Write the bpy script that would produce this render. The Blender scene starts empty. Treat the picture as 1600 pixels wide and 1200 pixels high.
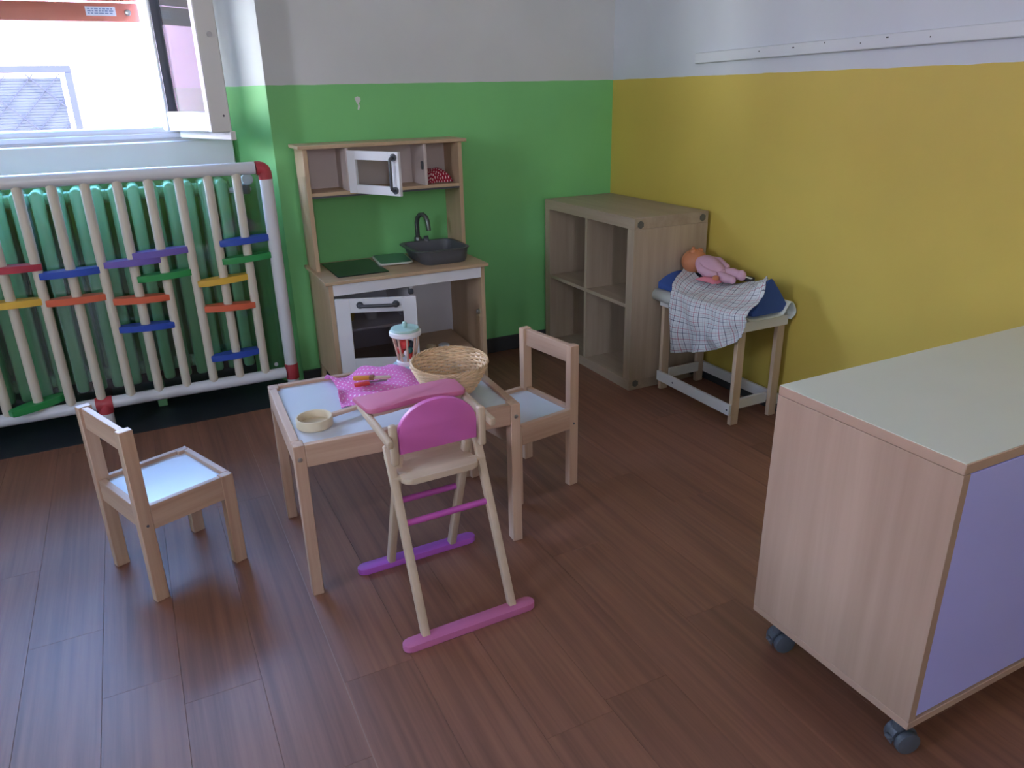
import bpy, bmesh, math, random
from mathutils import Matrix, Vector
rnd = random.Random(7)
S = bpy.context.scene
C = S.collection

# ------------------------------------------------------------------ camera
cam_d = bpy.data.cameras.new('camera'); cam = bpy.data.objects.new('camera', cam_d); C.objects.link(cam); S.camera = cam
cam_d.sensor_width = 36; cam_d.lens = 1161.87 / 1600 * 36; cam_d.clip_start = .02; cam_d.clip_end = 200
yaw, pit, rol = 0.4560, 0.3730, -0.0230
fw = Vector((math.sin(yaw)*math.cos(pit), math.cos(yaw)*math.cos(pit), -math.sin(pit)))
rt = Vector((math.cos(yaw), -math.sin(yaw), 0)); up = rt.cross(fw)
r2 = rt*math.cos(rol) + up*math.sin(rol); u2 = -rt*math.sin(rol) + up*math.cos(rol)
cam.matrix_world = Matrix(((r2.x, u2.x, -fw.x, -2.254), (r2.y, u2.y, -fw.y, -3.368), (r2.z, u2.z, -fw.z, 1.267), (0, 0, 0, 1)))

# ------------------------------------------------------------------ light
LEFT_FILL_OPENINGS = ((-2.8, -2.46), (-5.6, -5.4)); REAR_FILL_OPENING = (-3.15, -2.9)      # unseen wall openings, added and sized to fill the room with daylight
w = bpy.data.worlds.new('sky'); S.world = w; w.use_nodes = True
bg = w.node_tree.nodes['Background']; bg.inputs[1].default_value = 54.0
_n, _l = w.node_tree.nodes, w.node_tree.links      # plain clear sky: pale at the horizon, blue higher up
_g = _n.new('ShaderNodeTexCoord'); _s = _n.new('ShaderNodeSeparateXYZ'); _r = _n.new('ShaderNodeValToRGB')
_l.new(_g.outputs['Generated'], _s.inputs[0]); _l.new(_s.outputs['Z'], _r.inputs['Fac']); _l.new(_r.outputs['Color'], bg.inputs[0])
_r.color_ramp.elements[0].color = (.97, .95, .93, 1); _r.color_ramp.elements[1].position = .6; _r.color_ramp.elements[1].color = (.20, .45, 1, 1)
sun_d = bpy.data.lights.new('sun', 'SUN'); sun = bpy.data.objects.new('sun', sun_d); C.objects.link(sun)
sun_d.energy = 26; sun_d.angle = .01; sun_d.color = (1, .95, .87)
sun.rotation_euler = Vector((-.45, .7, -1.1)).to_track_quat('-Z', 'Y').to_euler()
def area(name, loc, target, sx, sy, power, col):
    d = bpy.data.lights.new(name, 'AREA'); o = bpy.data.objects.new(name, d); C.objects.link(o)
    d.shape = 'RECTANGLE'; d.size = sx; d.size_y = sy; d.energy = power; d.color = col
    o.location = loc; o.rotation_euler = (Vector(target) - Vector(loc)).to_track_quat('-Z', 'Y').to_euler()
    return o
def portal(loc, target, sx, sy):
    o = area('window_portal', loc, target, sx, sy, 10, (1, 1, 1)); o.data.cycles.is_portal = True
portal((-2.75, .44, 1.78), (-2.75, -3, 1.78), 1.4, 1.25)
for a_, b_ in LEFT_FILL_OPENINGS: portal((-5.76, (a_+b_)/2, 1.8), (0, (a_+b_)/2, 1.8), b_-a_, 1.3)
portal((sum(REAR_FILL_OPENING)/2, -6.66, 1.8), (sum(REAR_FILL_OPENING)/2, 0, 1.8), REAR_FILL_OPENING[1]-REAR_FILL_OPENING[0], 1.3)
S.view_settings.view_transform = 'Standard'; S.view_settings.look = 'None'; S.view_settings.gamma = 1
S.view_settings.use_curve_mapping = False; S.view_settings.exposure = 0.12
try:
    S.cycles.use_denoising = True; S.cycles.max_bounces = 10; S.cycles.diffuse_bounces = 5; S.cycles.sample_clamp_indirect = 6
except Exception: pass

# ------------------------------------------------------------------ materials
MATS = {}
def _new(name):
    m = bpy.data.materials.new(name); m.use_nodes = True; nt = m.node_tree
    return m, nt, nt.nodes['Principled BSDF'], nt.nodes, nt.links
def mat(name, col, rough=.5, var=.08, scale=6, bump=0., bscale=60, metallic=0, spec=.5, coat=0, sheen=0):
    """plain painted / plastic surface with slight uneven tone and optional fine relief"""
    m, nt, p, N, L = _new(name)
    p.inputs['Roughness'].default_value = rough; p.inputs['Metallic'].default_value = metallic
    p.inputs['Specular IOR Level'].default_value = spec; p.inputs['Coat Weight'].default_value = coat
    p.inputs['Sheen Weight'].default_value = sheen
    tc = N.new('ShaderNodeTexCoord'); no = N.new('ShaderNodeTexNoise'); no.inputs['Scale'].default_value = scale; no.inputs['Detail'].default_value = 4
    L.new(tc.outputs['Object'], no.inputs['Vector'])
    r = N.new('ShaderNodeValToRGB'); r.color_ramp.elements[0].position = .3; r.color_ramp.elements[1].position = .7
    r.color_ramp.elements[0].color = (*[c*(1-var) for c in col], 1); r.color_ramp.elements[1].color = (*[min(1, c*(1+var)) for c in col], 1)
    L.new(no.outputs['Fac'], r.inputs['Fac']); L.new(r.outputs['Color'], p.inputs['Base Color'])
    if bump:
        n2 = N.new('ShaderNodeTexNoise'); n2.inputs['Scale'].default_value = bscale; L.new(tc.outputs['Object'], n2.inputs['Vector'])
        b = N.new('ShaderNodeBump'); b.inputs['Strength'].default_value = bump; b.inputs['Distance'].default_value = .002
        L.new(n2.outputs['Fac'], b.inputs['Height']); L.new(b.outputs['Normal'], p.inputs['Normal'])
    MATS[name] = m; return m
def wood(name, light, dark, axis='X', rough=.5, across=38, along=2.2, rings=0.5, tone=.12, spec=.4):
    """timber: fibres stretched along one local axis, growth rings, per-piece tone"""
    m, nt, p, N, L = _new(name)
    p.inputs['Roughness'].default_value = rough; p.inputs['Specular IOR Level'].default_value = spec
    tc = N.new('ShaderNodeTexCoord'); oi = N.new('ShaderNodeObjectInfo')
    add = N.new('ShaderNodeVectorMath'); add.operation = 'ADD'
    mul = N.new('ShaderNodeVectorMath'); mul.operation = 'SCALE'; mul.inputs['Scale'].default_value = 7
    cmb = N.new('ShaderNodeCombineXYZ')
    for k in range(3): L.new(oi.outputs['Random'], cmb.inputs[k])
    L.new(cmb.outputs[0], mul.inputs[0]); L.new(tc.outputs['Object'], add.inputs[0]); L.new(mul.outputs[0], add.inputs[1])
    mp = N.new('ShaderNodeMapping'); sc = [across]*3; sc['XYZ'.index(axis)] = along; mp.inputs['Scale'].default_value = sc
    L.new(add.outputs[0], mp.inputs['Vector'])
    n1 = N.new('ShaderNodeTexNoise'); n1.inputs['Scale'].default_value = 1; n1.inputs['Detail'].default_value = 6; n1.inputs['Roughness'].default_value = .65
    L.new(mp.outputs[0], n1.inputs['Vector'])
    mp2 = N.new('ShaderNodeMapping'); sc = [across*.22]*3; sc['XYZ'.index(axis)] = along*.35; mp2.inputs['Scale'].default_value = sc
    L.new(add.outputs[0], mp2.inputs['Vector'])
    n2 = N.new('ShaderNodeTexNoise'); n2.inputs['Scale'].default_value = 1; n2.inputs['Detail'].default_value = 2; n2.inputs['Distortion'].default_value = .6
    L.new(mp2.outputs[0], n2.inputs['Vector'])
    mx = N.new('ShaderNodeMix'); mx.inputs['Factor'].default_value = rings
    L.new(n1.outputs['Fac'], mx.inputs['A']); L.new(n2.outputs['Fac'], mx.inputs['B'])
    r = N.new('ShaderNodeValToRGB'); r.color_ramp.elements[0].position = .36; r.color_ramp.elements[1].position = .64
    r.color_ramp.elements[0].color = (*dark, 1); r.color_ramp.elements[1].color = (*light, 1)
    L.new(mx.outputs['Result'], r.inputs['Fac'])
    mr = N.new('ShaderNodeMapRange'); mr.inputs['To Min'].default_value = 1-tone; mr.inputs['To Max'].default_value = 1+tone
    L.new(oi.outputs['Random'], mr.inputs['Value'])
    hs = N.new('ShaderNodeHueSaturation'); L.new(r.outputs['Color'], hs.inputs['Color']); L.new(mr.outputs['Result'], hs.inputs['Value'])
    L.new(hs.outputs['Color'], p.inputs['Base Color'])
    b = N.new('ShaderNodeBump'); b.inputs['Strength'].default_value = .12; b.inputs['Distance'].default_value = .001
    L.new(n1.outputs['Fac'], b.inputs['Height']); L.new(b.outputs['Normal'], p.inputs['Normal'])
    MATS[name] = m; return m
def woods(name, light, dark, **k):
    for a in 'XYZ': wood(name + '_' + a, light, dark, axis=a, **k)
def two_tone(name, low, high, line=1.317):
    m, nt, p, N, L = _new(name); p.inputs['Roughness'].default_value = .55; p.inputs['Specular IOR Level'].default_value = .35
    tc = N.new('ShaderNodeTexCoord'); sp = N.new('ShaderNodeSeparateXYZ'); L.new(tc.outputs['Object'], sp.inputs[0])
    no = N.new('ShaderNodeTexNoise'); no.inputs['Scale'].default_value = 9; no.inputs['Detail'].default_value = 3; L.new(tc.outputs['Object'], no.inputs['Vector'])
    ma = N.new('ShaderNodeMath'); ma.operation = 'MULTIPLY_ADD'; ma.inputs[1].default_value = .008; L.new(no.outputs['Fac'], ma.inputs[0]); L.new(sp.outputs['Z'], ma.inputs[2])
    gt = N.new('ShaderNodeMath'); gt.operation = 'GREATER_THAN'; gt.inputs[1].default_value = line + .004; L.new(ma.outputs[0], gt.inputs[0])
    n2 = N.new('ShaderNodeTexNoise'); n2.inputs['Scale'].default_value = 2.3; n2.inputs['Detail'].default_value = 5; L.new(tc.outputs['Object'], n2.inputs['Vector'])
    cols = []
    for c in (low, high):
        r = N.new('ShaderNodeValToRGB'); r.color_ramp.elements[0].position = .3; r.color_ramp.elements[1].position = .7
        r.color_ramp.elements[0].color = (*[x*.94 for x in c], 1); r.color_ramp.elements[1].color = (*[min(1, x*1.05) for x in c], 1)
        L.new(n2.outputs['Fac'], r.inputs['Fac']); cols.append(r)
    mx = N.new('ShaderNodeMix'); mx.data_type = 'RGBA'; L.new(gt.outputs[0], mx.inputs['Factor'])
    L.new(cols[0].outputs['Color'], mx.inputs['A']); L.new(cols[1].outputs['Color'], mx.inputs['B']); L.new(mx.outputs['Result'], p.inputs['Base Color'])
    n3 = N.new('ShaderNodeTexNoise'); n3.inputs['Scale'].default_value = 35; n3.inputs['Detail'].default_value = 5; L.new(tc.outputs['Object'], n3.inputs['Vector'])
    b = N.new('ShaderNodeBump'); b.inputs['Strength'].default_value = .18; b.inputs['Distance'].default_value = .003; L.new(n3.outputs['Fac'], b.inputs['Height']); L.new(b.outputs['Normal'], p.inputs['Normal'])
    MATS[name] = m
def glass(name, tint, gloss, rough=.02, power=4):
    """clear sheet: see-through with mirror-like reflection"""
    m = bpy.data.materials.new(name); m.use_nodes = True; nt = m.node_tree; N, L = nt.nodes, nt.links; N.clear()
    o = N.new('ShaderNodeOutputMaterial'); t = N.new('ShaderNodeBsdfTransparent'); t.inputs[0].default_value = (*tint, 1)
    g = N.new('ShaderNodeBsdfGlossy'); g.inputs['Roughness'].default_value = rough; mx = N.new('ShaderNodeMixShader')
    fr = N.new('ShaderNodeLayerWeight'); fr.inputs['Blend'].default_value = .5; pw = N.new('ShaderNodeMath'); pw.operation = 'POWER'; pw.inputs[1].default_value = power
    ma = N.new('ShaderNodeMath'); ma.operation = 'MULTIPLY_ADD'; ma.inputs[1].default_value = 1; ma.inputs[2].default_value = gloss; ma.use_clamp = True
    L.new(fr.outputs['Facing'], pw.inputs[0]); L.new(pw.outputs[0], ma.inputs[0]); L.new(ma.outputs[0], mx.inputs[0]); L.new(t.outputs[0], mx.inputs[1]); L.new(g.outputs[0], mx.inputs[2]); L.new(mx.outputs[0], o.inputs[0])
    MATS[name] = m
def gingham(name, base, lines, period, width, uvspace='Generated', second=None):
    """woven check: thin coloured yarn lines crossing a plain ground, on the sheet's own uv"""
    m, nt, p, N, L = _new(name); p.inputs['Roughness'].default_value = .9; p.inputs['Specular IOR Level'].default_value = .1
    tc = N.new('ShaderNodeTexCoord'); sp = N.new('ShaderNodeSeparateXYZ'); L.new(tc.outputs['UV'], sp.inputs[0])
    prev = None
    def band(sock, per, wid, off):
        a = N.new('ShaderNodeMath'); a.operation = 'ADD'; a.inputs[1].default_value = off; L.new(sock, a.inputs[0])
        d = N.new('ShaderNodeMath'); d.operation = 'MODULO'; d.inputs[1].default_value = per; L.new(a.outputs[0], d.inputs[0])
        l = N.new('ShaderNodeMath'); l.operation = 'LESS_THAN'; l.inputs[1].default_value = wid; L.new(d.outputs[0], l.inputs[0]); return l.outputs[0]
    rgb = N.new('ShaderNodeRGB'); rgb.outputs[0].default_value = (*base, 1); cur = rgb.outputs[0]
    for k, (col, off, strength) in enumerate(lines):
        for ax in ('X', 'Y'):
            f = band(sp.outputs[ax], period, width, off)
            s = N.new('ShaderNodeMath'); s.operation = 'MULTIPLY'; s.inputs[1].default_value = strength; L.new(f, s.inputs[0])
            mx = N.new('ShaderNodeMix'); mx.data_type = 'RGBA'; L.new(s.outputs[0], mx.inputs['Factor']); L.new(cur, mx.inputs['A']); mx.inputs['B'].default_value = (*col, 1); cur = mx.outputs['Result']
    L.new(cur, p.inputs['Base Color']); MATS[name] = m
def dots(name, base, dot, period, radius):
    m, nt, p, N, L = _new(name); p.inputs['Roughness'].default_value = .9; p.inputs['Specular IOR Level'].default_value = .1
    tc = N.new('ShaderNodeTexCoord'); vo = N.new('ShaderNodeTexVoronoi'); vo.voronoi_dimensions = '2D'; vo.inputs['Scale'].default_value = 1/period; vo.inputs['Randomness'].default_value = 0
    mp = N.new('ShaderNodeMapping'); mp.inputs['Rotation'].default_value = (0, 0, .78); L.new(tc.outputs['UV'], mp.inputs['Vector'])
    L.new(mp.outputs[0], vo.inputs['Vector'])
    lt = N.new('ShaderNodeMath'); lt.operation = 'LESS_THAN'; lt.inputs[1].default_value = radius; L.new(vo.outputs['Distance'], lt.inputs[0])
    mx = N.new('ShaderNodeMix'); mx.data_type = 'RGBA'; L.new(lt.outputs[0], mx.inputs['Factor']); mx.inputs['A'].default_value = (*base, 1); mx.inputs['B'].default_value = (*dot, 1)
    L.new(mx.outputs['Result'], p.inputs['Base Color']); MATS[name] = m

two_tone('paint_green', (.205, .56, .205), (.62, .635, .66))
two_tone('paint_yellow', (.55, .42, .085), (.57, .605, .685))
mat('plaster', (.72, .72, .72), .8)
mat('baseboard', (.035, .036, .04), .55)
mat('dark_vinyl', (.022, .025, .033), .5)
wood('floor_plank', (.27, .119, .072), (.150, .064, .040), axis='Y', rough=.46, across=52, along=1.3, rings=.38, tone=.035, spec=.5)
woods('pine', (.60, .405, .29), (.45, .275, .19), rough=.5, across=60, along=2.2)
woods('beech', (.47, .325, .245), (.37, .245, .18), rough=.45, across=42, along=1.8, tone=.02, rings=.68)
woods('birch', (.56, .40, .26), (.48, .335, .21), rough=.45, across=40, along=2.5, tone=.03)
woods('greyoak', (.45, .36, .27), (.35, .27, .20), rough=.5, across=40, along=2, tone=.04)
woods('doll_wood', (.64, .49, .36), (.52, .385, .27), rough=.55, across=60, along=3, tone=.05)
mat('beech_edge', (.44, .29, .215), .45)
mat('white_melamine', (.62, .65, .71), .22, var=.02, spec=.55)
mat('white_laminate', (.68, .72, .63), .4, var=.02)
mat('white_paint', (.74, .74, .74), .4, var=.03); mat('trim_white', (.60, .635, .70), .5, var=.03)
mat('kitchen_white', (.78, .77, .82), .4, var=.03)
mat('kitchen_inner', (.62, .53, .52), .5, var=.03)
mat('lavender', (.46, .46, .93), .42, var=.02)
mat('graphite', (.07, .075, .09), .35, var=.03)
mat('caster_grey', (.075, .085, .105), .4, var=.05)
mat('hob_black', (.012, .018, .018), .2, var=.05, spec=.25)
mat('sink_grey', (.085, .088, .10), .38, var=.03)
mat('tap_grey', (.11, .125, .12), .25, var=.03, metallic=.5)
mat('steel', (.55, .56, .58), .3, metallic=1)
mat('pad_grey', (.10, .10, .09), .7)
mat('pink', (.66, .15, .46), .42, var=.05); mat('pink_tray', (.56, .16, .27), .45, var=.05); mat('magenta', (.55, .10, .42), .42, var=.05); mat('foot_purple', (.42, .10, .47), .42, var=.08); mat('foot_pink', (.56, .16, .33), .42, var=.06)
mat('pvc_white', (.68, .68, .72), .3, var=.03); mat('joint_red', (.42, .045, .06), .4)
woods('dowel', (.66, .60, .50), (.60, .54, .44), rough=.5, across=50, along=3, tone=.03)
PADC = {'red': (.42, .035, .06), 'yellow': (.72, .44, .06), 'blue': (.025, .075, .42), 'orange': (.66, .13, .06), 'purple': (.16, .11, .42), 'green': (.025, .27, .07)}
for k, c in PADC.items(): mat('paddle_' + k, c, .4, var=.05)
mat('radiator_green', (.23, .50, .25), .32, var=.05)
mat('wood_window', (.74, .74, .76), .4, var=.02); mat('gasket', (.10, .10, .13), .5)
mat('shutter_orange', (.40, .12, .07), .45, var=.05); mat('sticker', (.75, .78, .85), .5); mat('print_blue', (.15, .2, .35), .6)
mat('facade_pink', (.86, .50, .66), .9, var=.03); mat('iron_grey', (.021, .020, .030), .6, spec=.1); mat('blind_grey', (.034, .035, .045), .7, spec=.1); mat('outer_white', (.85, .85, .85), .7)
mat('asphalt', (.12, .12, .12), .9)
glass('unseen_net', (.30, .30, .30), 0, .4); glass('pane', (.93, .95, .96), .0, .02, 6); glass('acrylic', (.88, .93, .93), .05, .03); glass('oven_pane', (.62, .62, .65), .03)  # first tint meters sky light through the added mesh
mat('wicker', (.74, .53, .33), .55, var=.25, scale=30); mat('wicker_dark', (.60, .40, .23), .55, var=.2, scale=30)
mat('mint', (.38, .56, .52), .45); mat('pale_blue', (.42, .57, .66), .45); mat('disc_pale', (.68, .76, .84), .4); mat('toy_white', (.78, .76, .76), .45); mat('toy_red', (.62, .05, .04), .45); mat('toy_dark', (.02, .03, .05), .5); mat('toy_teal', (.03, .16, .15), .5)
mat('toy_orange', (.66, .25, .03), .45); mat('toy_brown', (.22, .09, .04), .5); mat('blade_wood', (.58, .40, .29), .55)
mat('pan_wood', (.66, .55, .38), .6, var=.06, scale=20)
mat('blue_cloth', (.035, .085, .30), .9, var=.1, bump=.3, bscale=150); mat('skin', (.55, .21, .10), .5, var=.05); mat('doll_pink', (.60, .36, .46), .95, var=.08, bump=.4, bscale=180); mat('rose_cloth', (.62, .20, .25), .9, var=.1)
mat('board_green', (.07, .20, .13), .3); mat('board_rim', (.62, .62, .55), .5); mat('tray_white', (.62, .66, .64), .35, var=.03); mat('hair_dark', (.05, .04, .04), .7); mat('toy_yellow', (.62, .45, .08), .5)
gingham('tea_towel', (.62, .64, .66), [((.05, .05, .10), 0, .85), ((.34, .05, .10), .42, .75), ((.2, .21, .27), .2, .3), ((.2, .21, .27), .63, .3)], 1.0, .055)
dots('red_check', (.33, .02, .045), (.80, .62, .65), 1.0, .27)
dots('pink_dots', (.74, .20, .50), (.85, .62, .78), 1.0, .19)

# ------------------------------------------------------------------ mesh helpers
class MB:
    def __init__(s): s.b = bmesh.new()
    def box(s, c, d, rot=None, bev=0., seg=1):
        m = Matrix.Translation(Vector(c))
        if rot is not None: m = m @ (rot.to_4x4() if len(rot) == 3 else rot)
        r = bmesh.ops.create_cube(s.b, size=1, matrix=m @ Matrix.Diagonal((*d, 1)))
        if bev:
            es = list({e for v in r['verts'] for e in v.link_edges})
            bmesh.ops.bevel(s.b, geom=es, offset=bev, segments=seg, affect='EDGES', profile=.5)
        return s
    def span(s, a, b, bev=0., seg=1):
        a, b = Vector(a), Vector(b); return s.box((a+b)/2, [abs(x) for x in (b-a)], bev=bev, seg=seg)
    def bar(s, a, b, wd, hg, upv=(0, 0, 1), bev=0., seg=1):
        """rectangular bar from a to b: wd across, hg along upv"""
        a, b = Vector(a), Vector(b); d = b-a; z = d.normalized(); x = Vector(upv).cross(z)
        if x.length < 1e-4: x = Vector((1, 0, 0))
        x.normalize(); y = z.cross(x); R = Matrix((x, y, z)).transposed()
        return s.box((a+b)/2, (wd, hg, d.length), R, bev, seg)
    def cyl(s, a, b, r, r2=None, n=20, bev=0.):
        a, b = Vector(a), Vector(b); d = b-a; q = d.to_track_quat('Z', 'Y').to_matrix().to_4x4()
        res = bmesh.ops.create_cone(s.b, cap_ends=True, segments=n, radius1=r, radius2=r if r2 is None else r2, depth=d.length, matrix=Matrix.Translation((a+b)/2) @ q)
        if bev:
            es = [e for e in {e for v in res['verts'] for e in v.link_edges} if any(len(f.verts) > 4 for f in e.link_faces)]
            bmesh.ops.bevel(s.b, geom=es, offset=bev, segments=2, affect='EDGES', profile=.5)
        return s
    def sph(s, c, d, n=16, rot=None):
        m = Matrix.Translation(Vector(c))
        if rot is not None: m = m @ rot.to_4x4()
        bmesh.ops.create_uvsphere(s.b, u_segments=n, v_segments=max(6, n*2//3), radius=1, matrix=m @ Matrix.Diagonal((*d, 1))); return s
    def tube(s, pts, r, n=8, closed=False):
        pts = [Vector(p) for p in pts]; k = len(pts); rings = []
        prev = None
        for i, p in enumerate(pts):
            a = pts[(i-1) % k] if closed or i else p; b = pts[(i+1) % k] if closed or i < k-1 else p
            t = (b-a).normalized()
            if prev is None:
                x = t.orthogonal().normalized()
            else:
                x = (prev - t*prev.dot(t)).normalized()
            prev = x; y = t.cross(x); rr = r[i] if isinstance(r, (list, tuple)) else r
            rings.append([s.b.verts.new(p + (x*math.cos(2*math.pi*j/n) + y*math.sin(2*math.pi*j/n))*rr) for j in range(n)])
        for i in range(k if closed else k-1):
            A, B = rings[i], rings[(i+1) % k]
            sh = 0
            if closed and i == k-1:
                sh = min(range(n), key=lambda q: (B[q].co-A[0].co).length)
            for j in range(n): s.b.faces.new((A[j], A[(j+1) % n], B[(j+1+sh) % n], B[(j+sh) % n]))
        if not closed: s.b.faces.new(rings[0][::-1]); s.b.faces.new(rings[-1])
        return s
    def lathe(s, prof, c=(0, 0, 0), n=28, sx=1, sy=1):
        c = Vector(c); rings = []
        for r, z in prof:
            rings.append([s.b.verts.new(c + Vector((sx*r*math.cos(2*math.pi*j/n), sy*r*math.sin(2*math.pi*j/n), z))) for j in range(n)] if r > 1e-6 else [s.b.verts.new(c + Vector((0, 0, z)))])
        for A, B in zip(rings, rings[1:]):
            for j in range(n):
                k = (j+1) % n
                if len(A) == 1 and len(B) == 1: continue
                if len(A) == 1: s.b.faces.new((A[0], B[j], B[k]))
                elif len(B) == 1: s.b.faces.new((A[j], A[k], B[0]))
                else: s.b.faces.new((A[j], A[k], B[k], B[j]))
        return s
    def prism(s, poly, h0, h1, M4=None, bev=0.):
        """polygon in local xy extruded from h0 to h1 along local z, placed by M4"""
        M4 = M4 or Matrix.Identity(4); n = len(poly)
        A = [s.b.verts.new(M4 @ Vector((x, y, h0))) for x, y in poly]; B = [s.b.verts.new(M4 @ Vector((x, y, h1))) for x, y in poly]
        fs = [s.b.faces.new(A[::-1]), s.b.faces.new(B)] + [s.b.faces.new((A[i], A[(i+1) % n], B[(i+1) % n], B[i])) for i in range(n)]
        if bev:
            es = [e for f in fs[:2] for e in f.edges]; bmesh.ops.bevel(s.b, geom=es, offset=bev, segments=2, affect='EDGES', profile=.5)
        return s
    def sheet(s, rows, uvscale=(1, 1)):
        """smooth sheet through a control grid (list of rows of 3D points), with uv in sheet lengths"""
        nu, nv = len(rows[0]), len(rows)
        V = [[s.b.verts.new(Vector(p)) for p in r] for r in rows]; uv = s.b.loops.layers.uv.verify()
        for j in range(nv-1):
            for i in range(nu-1):
                f = s.b.faces.new((V[j][i], V[j][i+1], V[j+1][i+1], V[j+1][i]))
                for l, (a, b) in zip(f.loops, ((i, j), (i+1, j), (i+1, j+1), (i, j+1))):
                    l[uv].uv = (a/(nu-1)*uvscale[0], b/(nv-1)*uvscale[1])
        return s
    def build(s, name, m, parent=None, loc=None, smooth=True, ang=40, **tags):
        bmesh.ops.recalc_face_normals(s.b, faces=s.b.faces)
        me = bpy.data.meshes.new(name); s.b.to_mesh(me); s.b.free()
        if isinstance(m, str): m = MATS[m]
        me.materials.append(m)
        if smooth:
            for f in me.polygons: f.use_smooth = True
            me.set_sharp_from_angle(angle=math.radians(ang))
        o = bpy.data.objects.new(name, me); C.objects.link(o)
        if parent is not None: o.parent = parent
        if loc is not None: o.location = loc
        for k, v in tags.items(): o[k] = v
        return o
def thing(name, label, cat, loc=(0, 0, 0), rz=0, group=None):
    o = bpy.data.objects.new(name, None); C.objects.link(o); o.location = loc; o.rotation_euler = (0, 0, rz)
    o['label'] = label; o['category'] = cat
    if group: o['group'] = group
    o.empty_display_size = .05
    return o
def put(src, parent, loc=None, rot=None, **tags):
    c = src.copy(); C.objects.link(c); c.parent = parent
    if loc is not None: c.location = loc
    if rot is not None: c.rotation_euler = rot
    for k, v in tags.items(): c[k] = v
    return c
def copy_tree(o, parent=None):
    c = o.copy(); C.objects.link(c); c.parent = parent
    for ch in list(o.children): copy_tree(ch, c)
    return c
def struct(o): o['kind'] = 'structure'; return o
def catmull(p, t):
    n = len(p); x = t*(n-1); i = min(int(x), n-2); f = x-i
    P = [Vector(p[max(0, min(n-1, k))]) for k in (i-1, i, i+1, i+2)]
    return .5*((2*P[1]) + (P[2]-P[0])*f + (2*P[0]-5*P[1]+4*P[2]-P[3])*f*f + (3*P[1]-P[0]-3*P[2]+P[3])*f**3)
def grid(ctrl, nu, nv):
    rows = [[catmull(r, i/(nu-1)) for i in range(nu)] for r in ctrl]
    return [[catmull([r[i] for r in rows], j/(nv-1)) for i in range(nu)] for j in range(nv)]
def solid(o, t, off=-1):
    m = o.modifiers.new('thickness', 'SOLIDIFY'); m.thickness = t; m.offset = off; return o
def Rz(a): return Matrix.Rotation(a, 3, 'Z')
def Ry(a): return Matrix.Rotation(a, 3, 'Y')
def Rx(a): return Matrix.Rotation(a, 3, 'X')

# ------------------------------------------------------------------ room shell
XL, YB, ZC = -5.6, -6.5, 2.9
fl = MB().span((XL, YB, -.12), (.12, .45, -.004)).span((XL, YB, -.01), (-3.6, .45, 0)).span((-3.6, YB, -.01), (.0, -3.35, 0)).build('floor', 'floor_plank', smooth=False); struct(fl)
PW = .1682
ends = {0: -1.97, 3: -2.297, 5: -2.16, 6: -1.445, -2: -1.865, -1: -2.2}
plank_mesh = {}
def plank(x0, x1, y0, y1):
    L = round(y1-y0, 3); W = round(x1-x0, 3); key = (L, W)
    if key not in plank_mesh:
        plank_mesh[key] = MB().box((0, 0, -.002), (W-.0003, L-.0003, .004), bev=.0004).build('plank', 'floor_plank', smooth=False).data
        o = bpy.data.objects[-1] if False else None
        for ob in list(C.objects):
            if ob.data is plank_mesh[key] and ob.parent is None: o = ob
    else:
        o = bpy.data.objects.new('plank', plank_mesh[key]); C.objects.link(o)
    o.parent = fl; o.location = ((x0+x1)/2, (y0+y1)/2, 0)
for k in range(-10, 13):
    x0, x1 = -2.02 + PW*k, -2.02 + PW*(k+1)
    x0 = max(x0, -3.6); x1 = min(x1, 0)
    if x1-x0 < .01: continue
    e = ends.get(k, -2.9 + .19*((k*5) % 7))
    ys = sorted([y for y in (e-2.44, e-1.22, e, e+1.22, e+2.44, e+3.66) if -3.3 < y < .2])
    ys = [-3.35] + ys + [.25]
    for a, b in zip(ys, ys[1:]): plank(x0, x1, a, b)
mat('seam', (.27, .15, .105), .5)
MB().span((-2.0212, -3.3, -.001), (-2.0188, -.21, .0003)).build('seam_strip', 'seam', fl, smooth=False)
ceil = struct(MB().span((XL-.1, YB-.1, ZC), (.15, .5, ZC+.15)).build('ceiling', 'plaster', smooth=False))
# back wall: pier right of the window niche with a splayed reveal, thin wall behind the radiator, lintel, far left wall
wb = MB()
wb.prism([(0.15, 0), (-1.69, 0), (-1.845, .30), (-1.845, .45), (.15, .45)], 0, ZC)
wb.span((-3.75, .30, 0), (-1.845, .45, 1.10)); wb.span((-2.03, .30, 1.10), (-1.845, .45, 2.45)); wb.span((-3.75, .30, 1.10), (-3.5, .45, 2.45))
wb.span((-3.75, .30, 2.45), (-1.845, .45, ZC)); wb.prism([(-3.90, 0), (XL-.1, 0), (XL-.1, .45), (-3.75, .45), (-3.75, .30)], 0, ZC)
struct(wb.build('wall_back', 'paint_green', smooth=False))
struct(MB().span((0, YB-.1, 0), (.15, .001, ZC)).build('wall_right', 'paint_yellow', smooth=False))
wl = MB().span((XL-.15, YB, 0), (XL, 0, 1.15)).span((XL-.15, YB, 2.45), (XL, 0, ZC))
ys = [YB] + [v for p_ in sorted(LEFT_FILL_OPENINGS) for v in p_] + [0]
for a_, b_ in zip(ys[::2], ys[1::2]): wl.span((XL-.15, a_, 1.15), (XL, b_, 2.45))
struct(wl.build('wall_left', 'paint_green', smooth=False))
struct(MB().span((XL, YB-.15, 0), (REAR_FILL_OPENING[0], YB, ZC)).span((REAR_FILL_OPENING[1], YB-.15, 0), (0, YB, ZC)).span((REAR_FILL_OPENING[0], YB-.15, 0), (REAR_FILL_OPENING[1], YB, 1.15)).span((REAR_FILL_OPENING[0], YB-.15, 2.45), (REAR_FILL_OPENING[1], YB, ZC)).build('wall_rear', 'paint_yellow', smooth=False))
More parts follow.
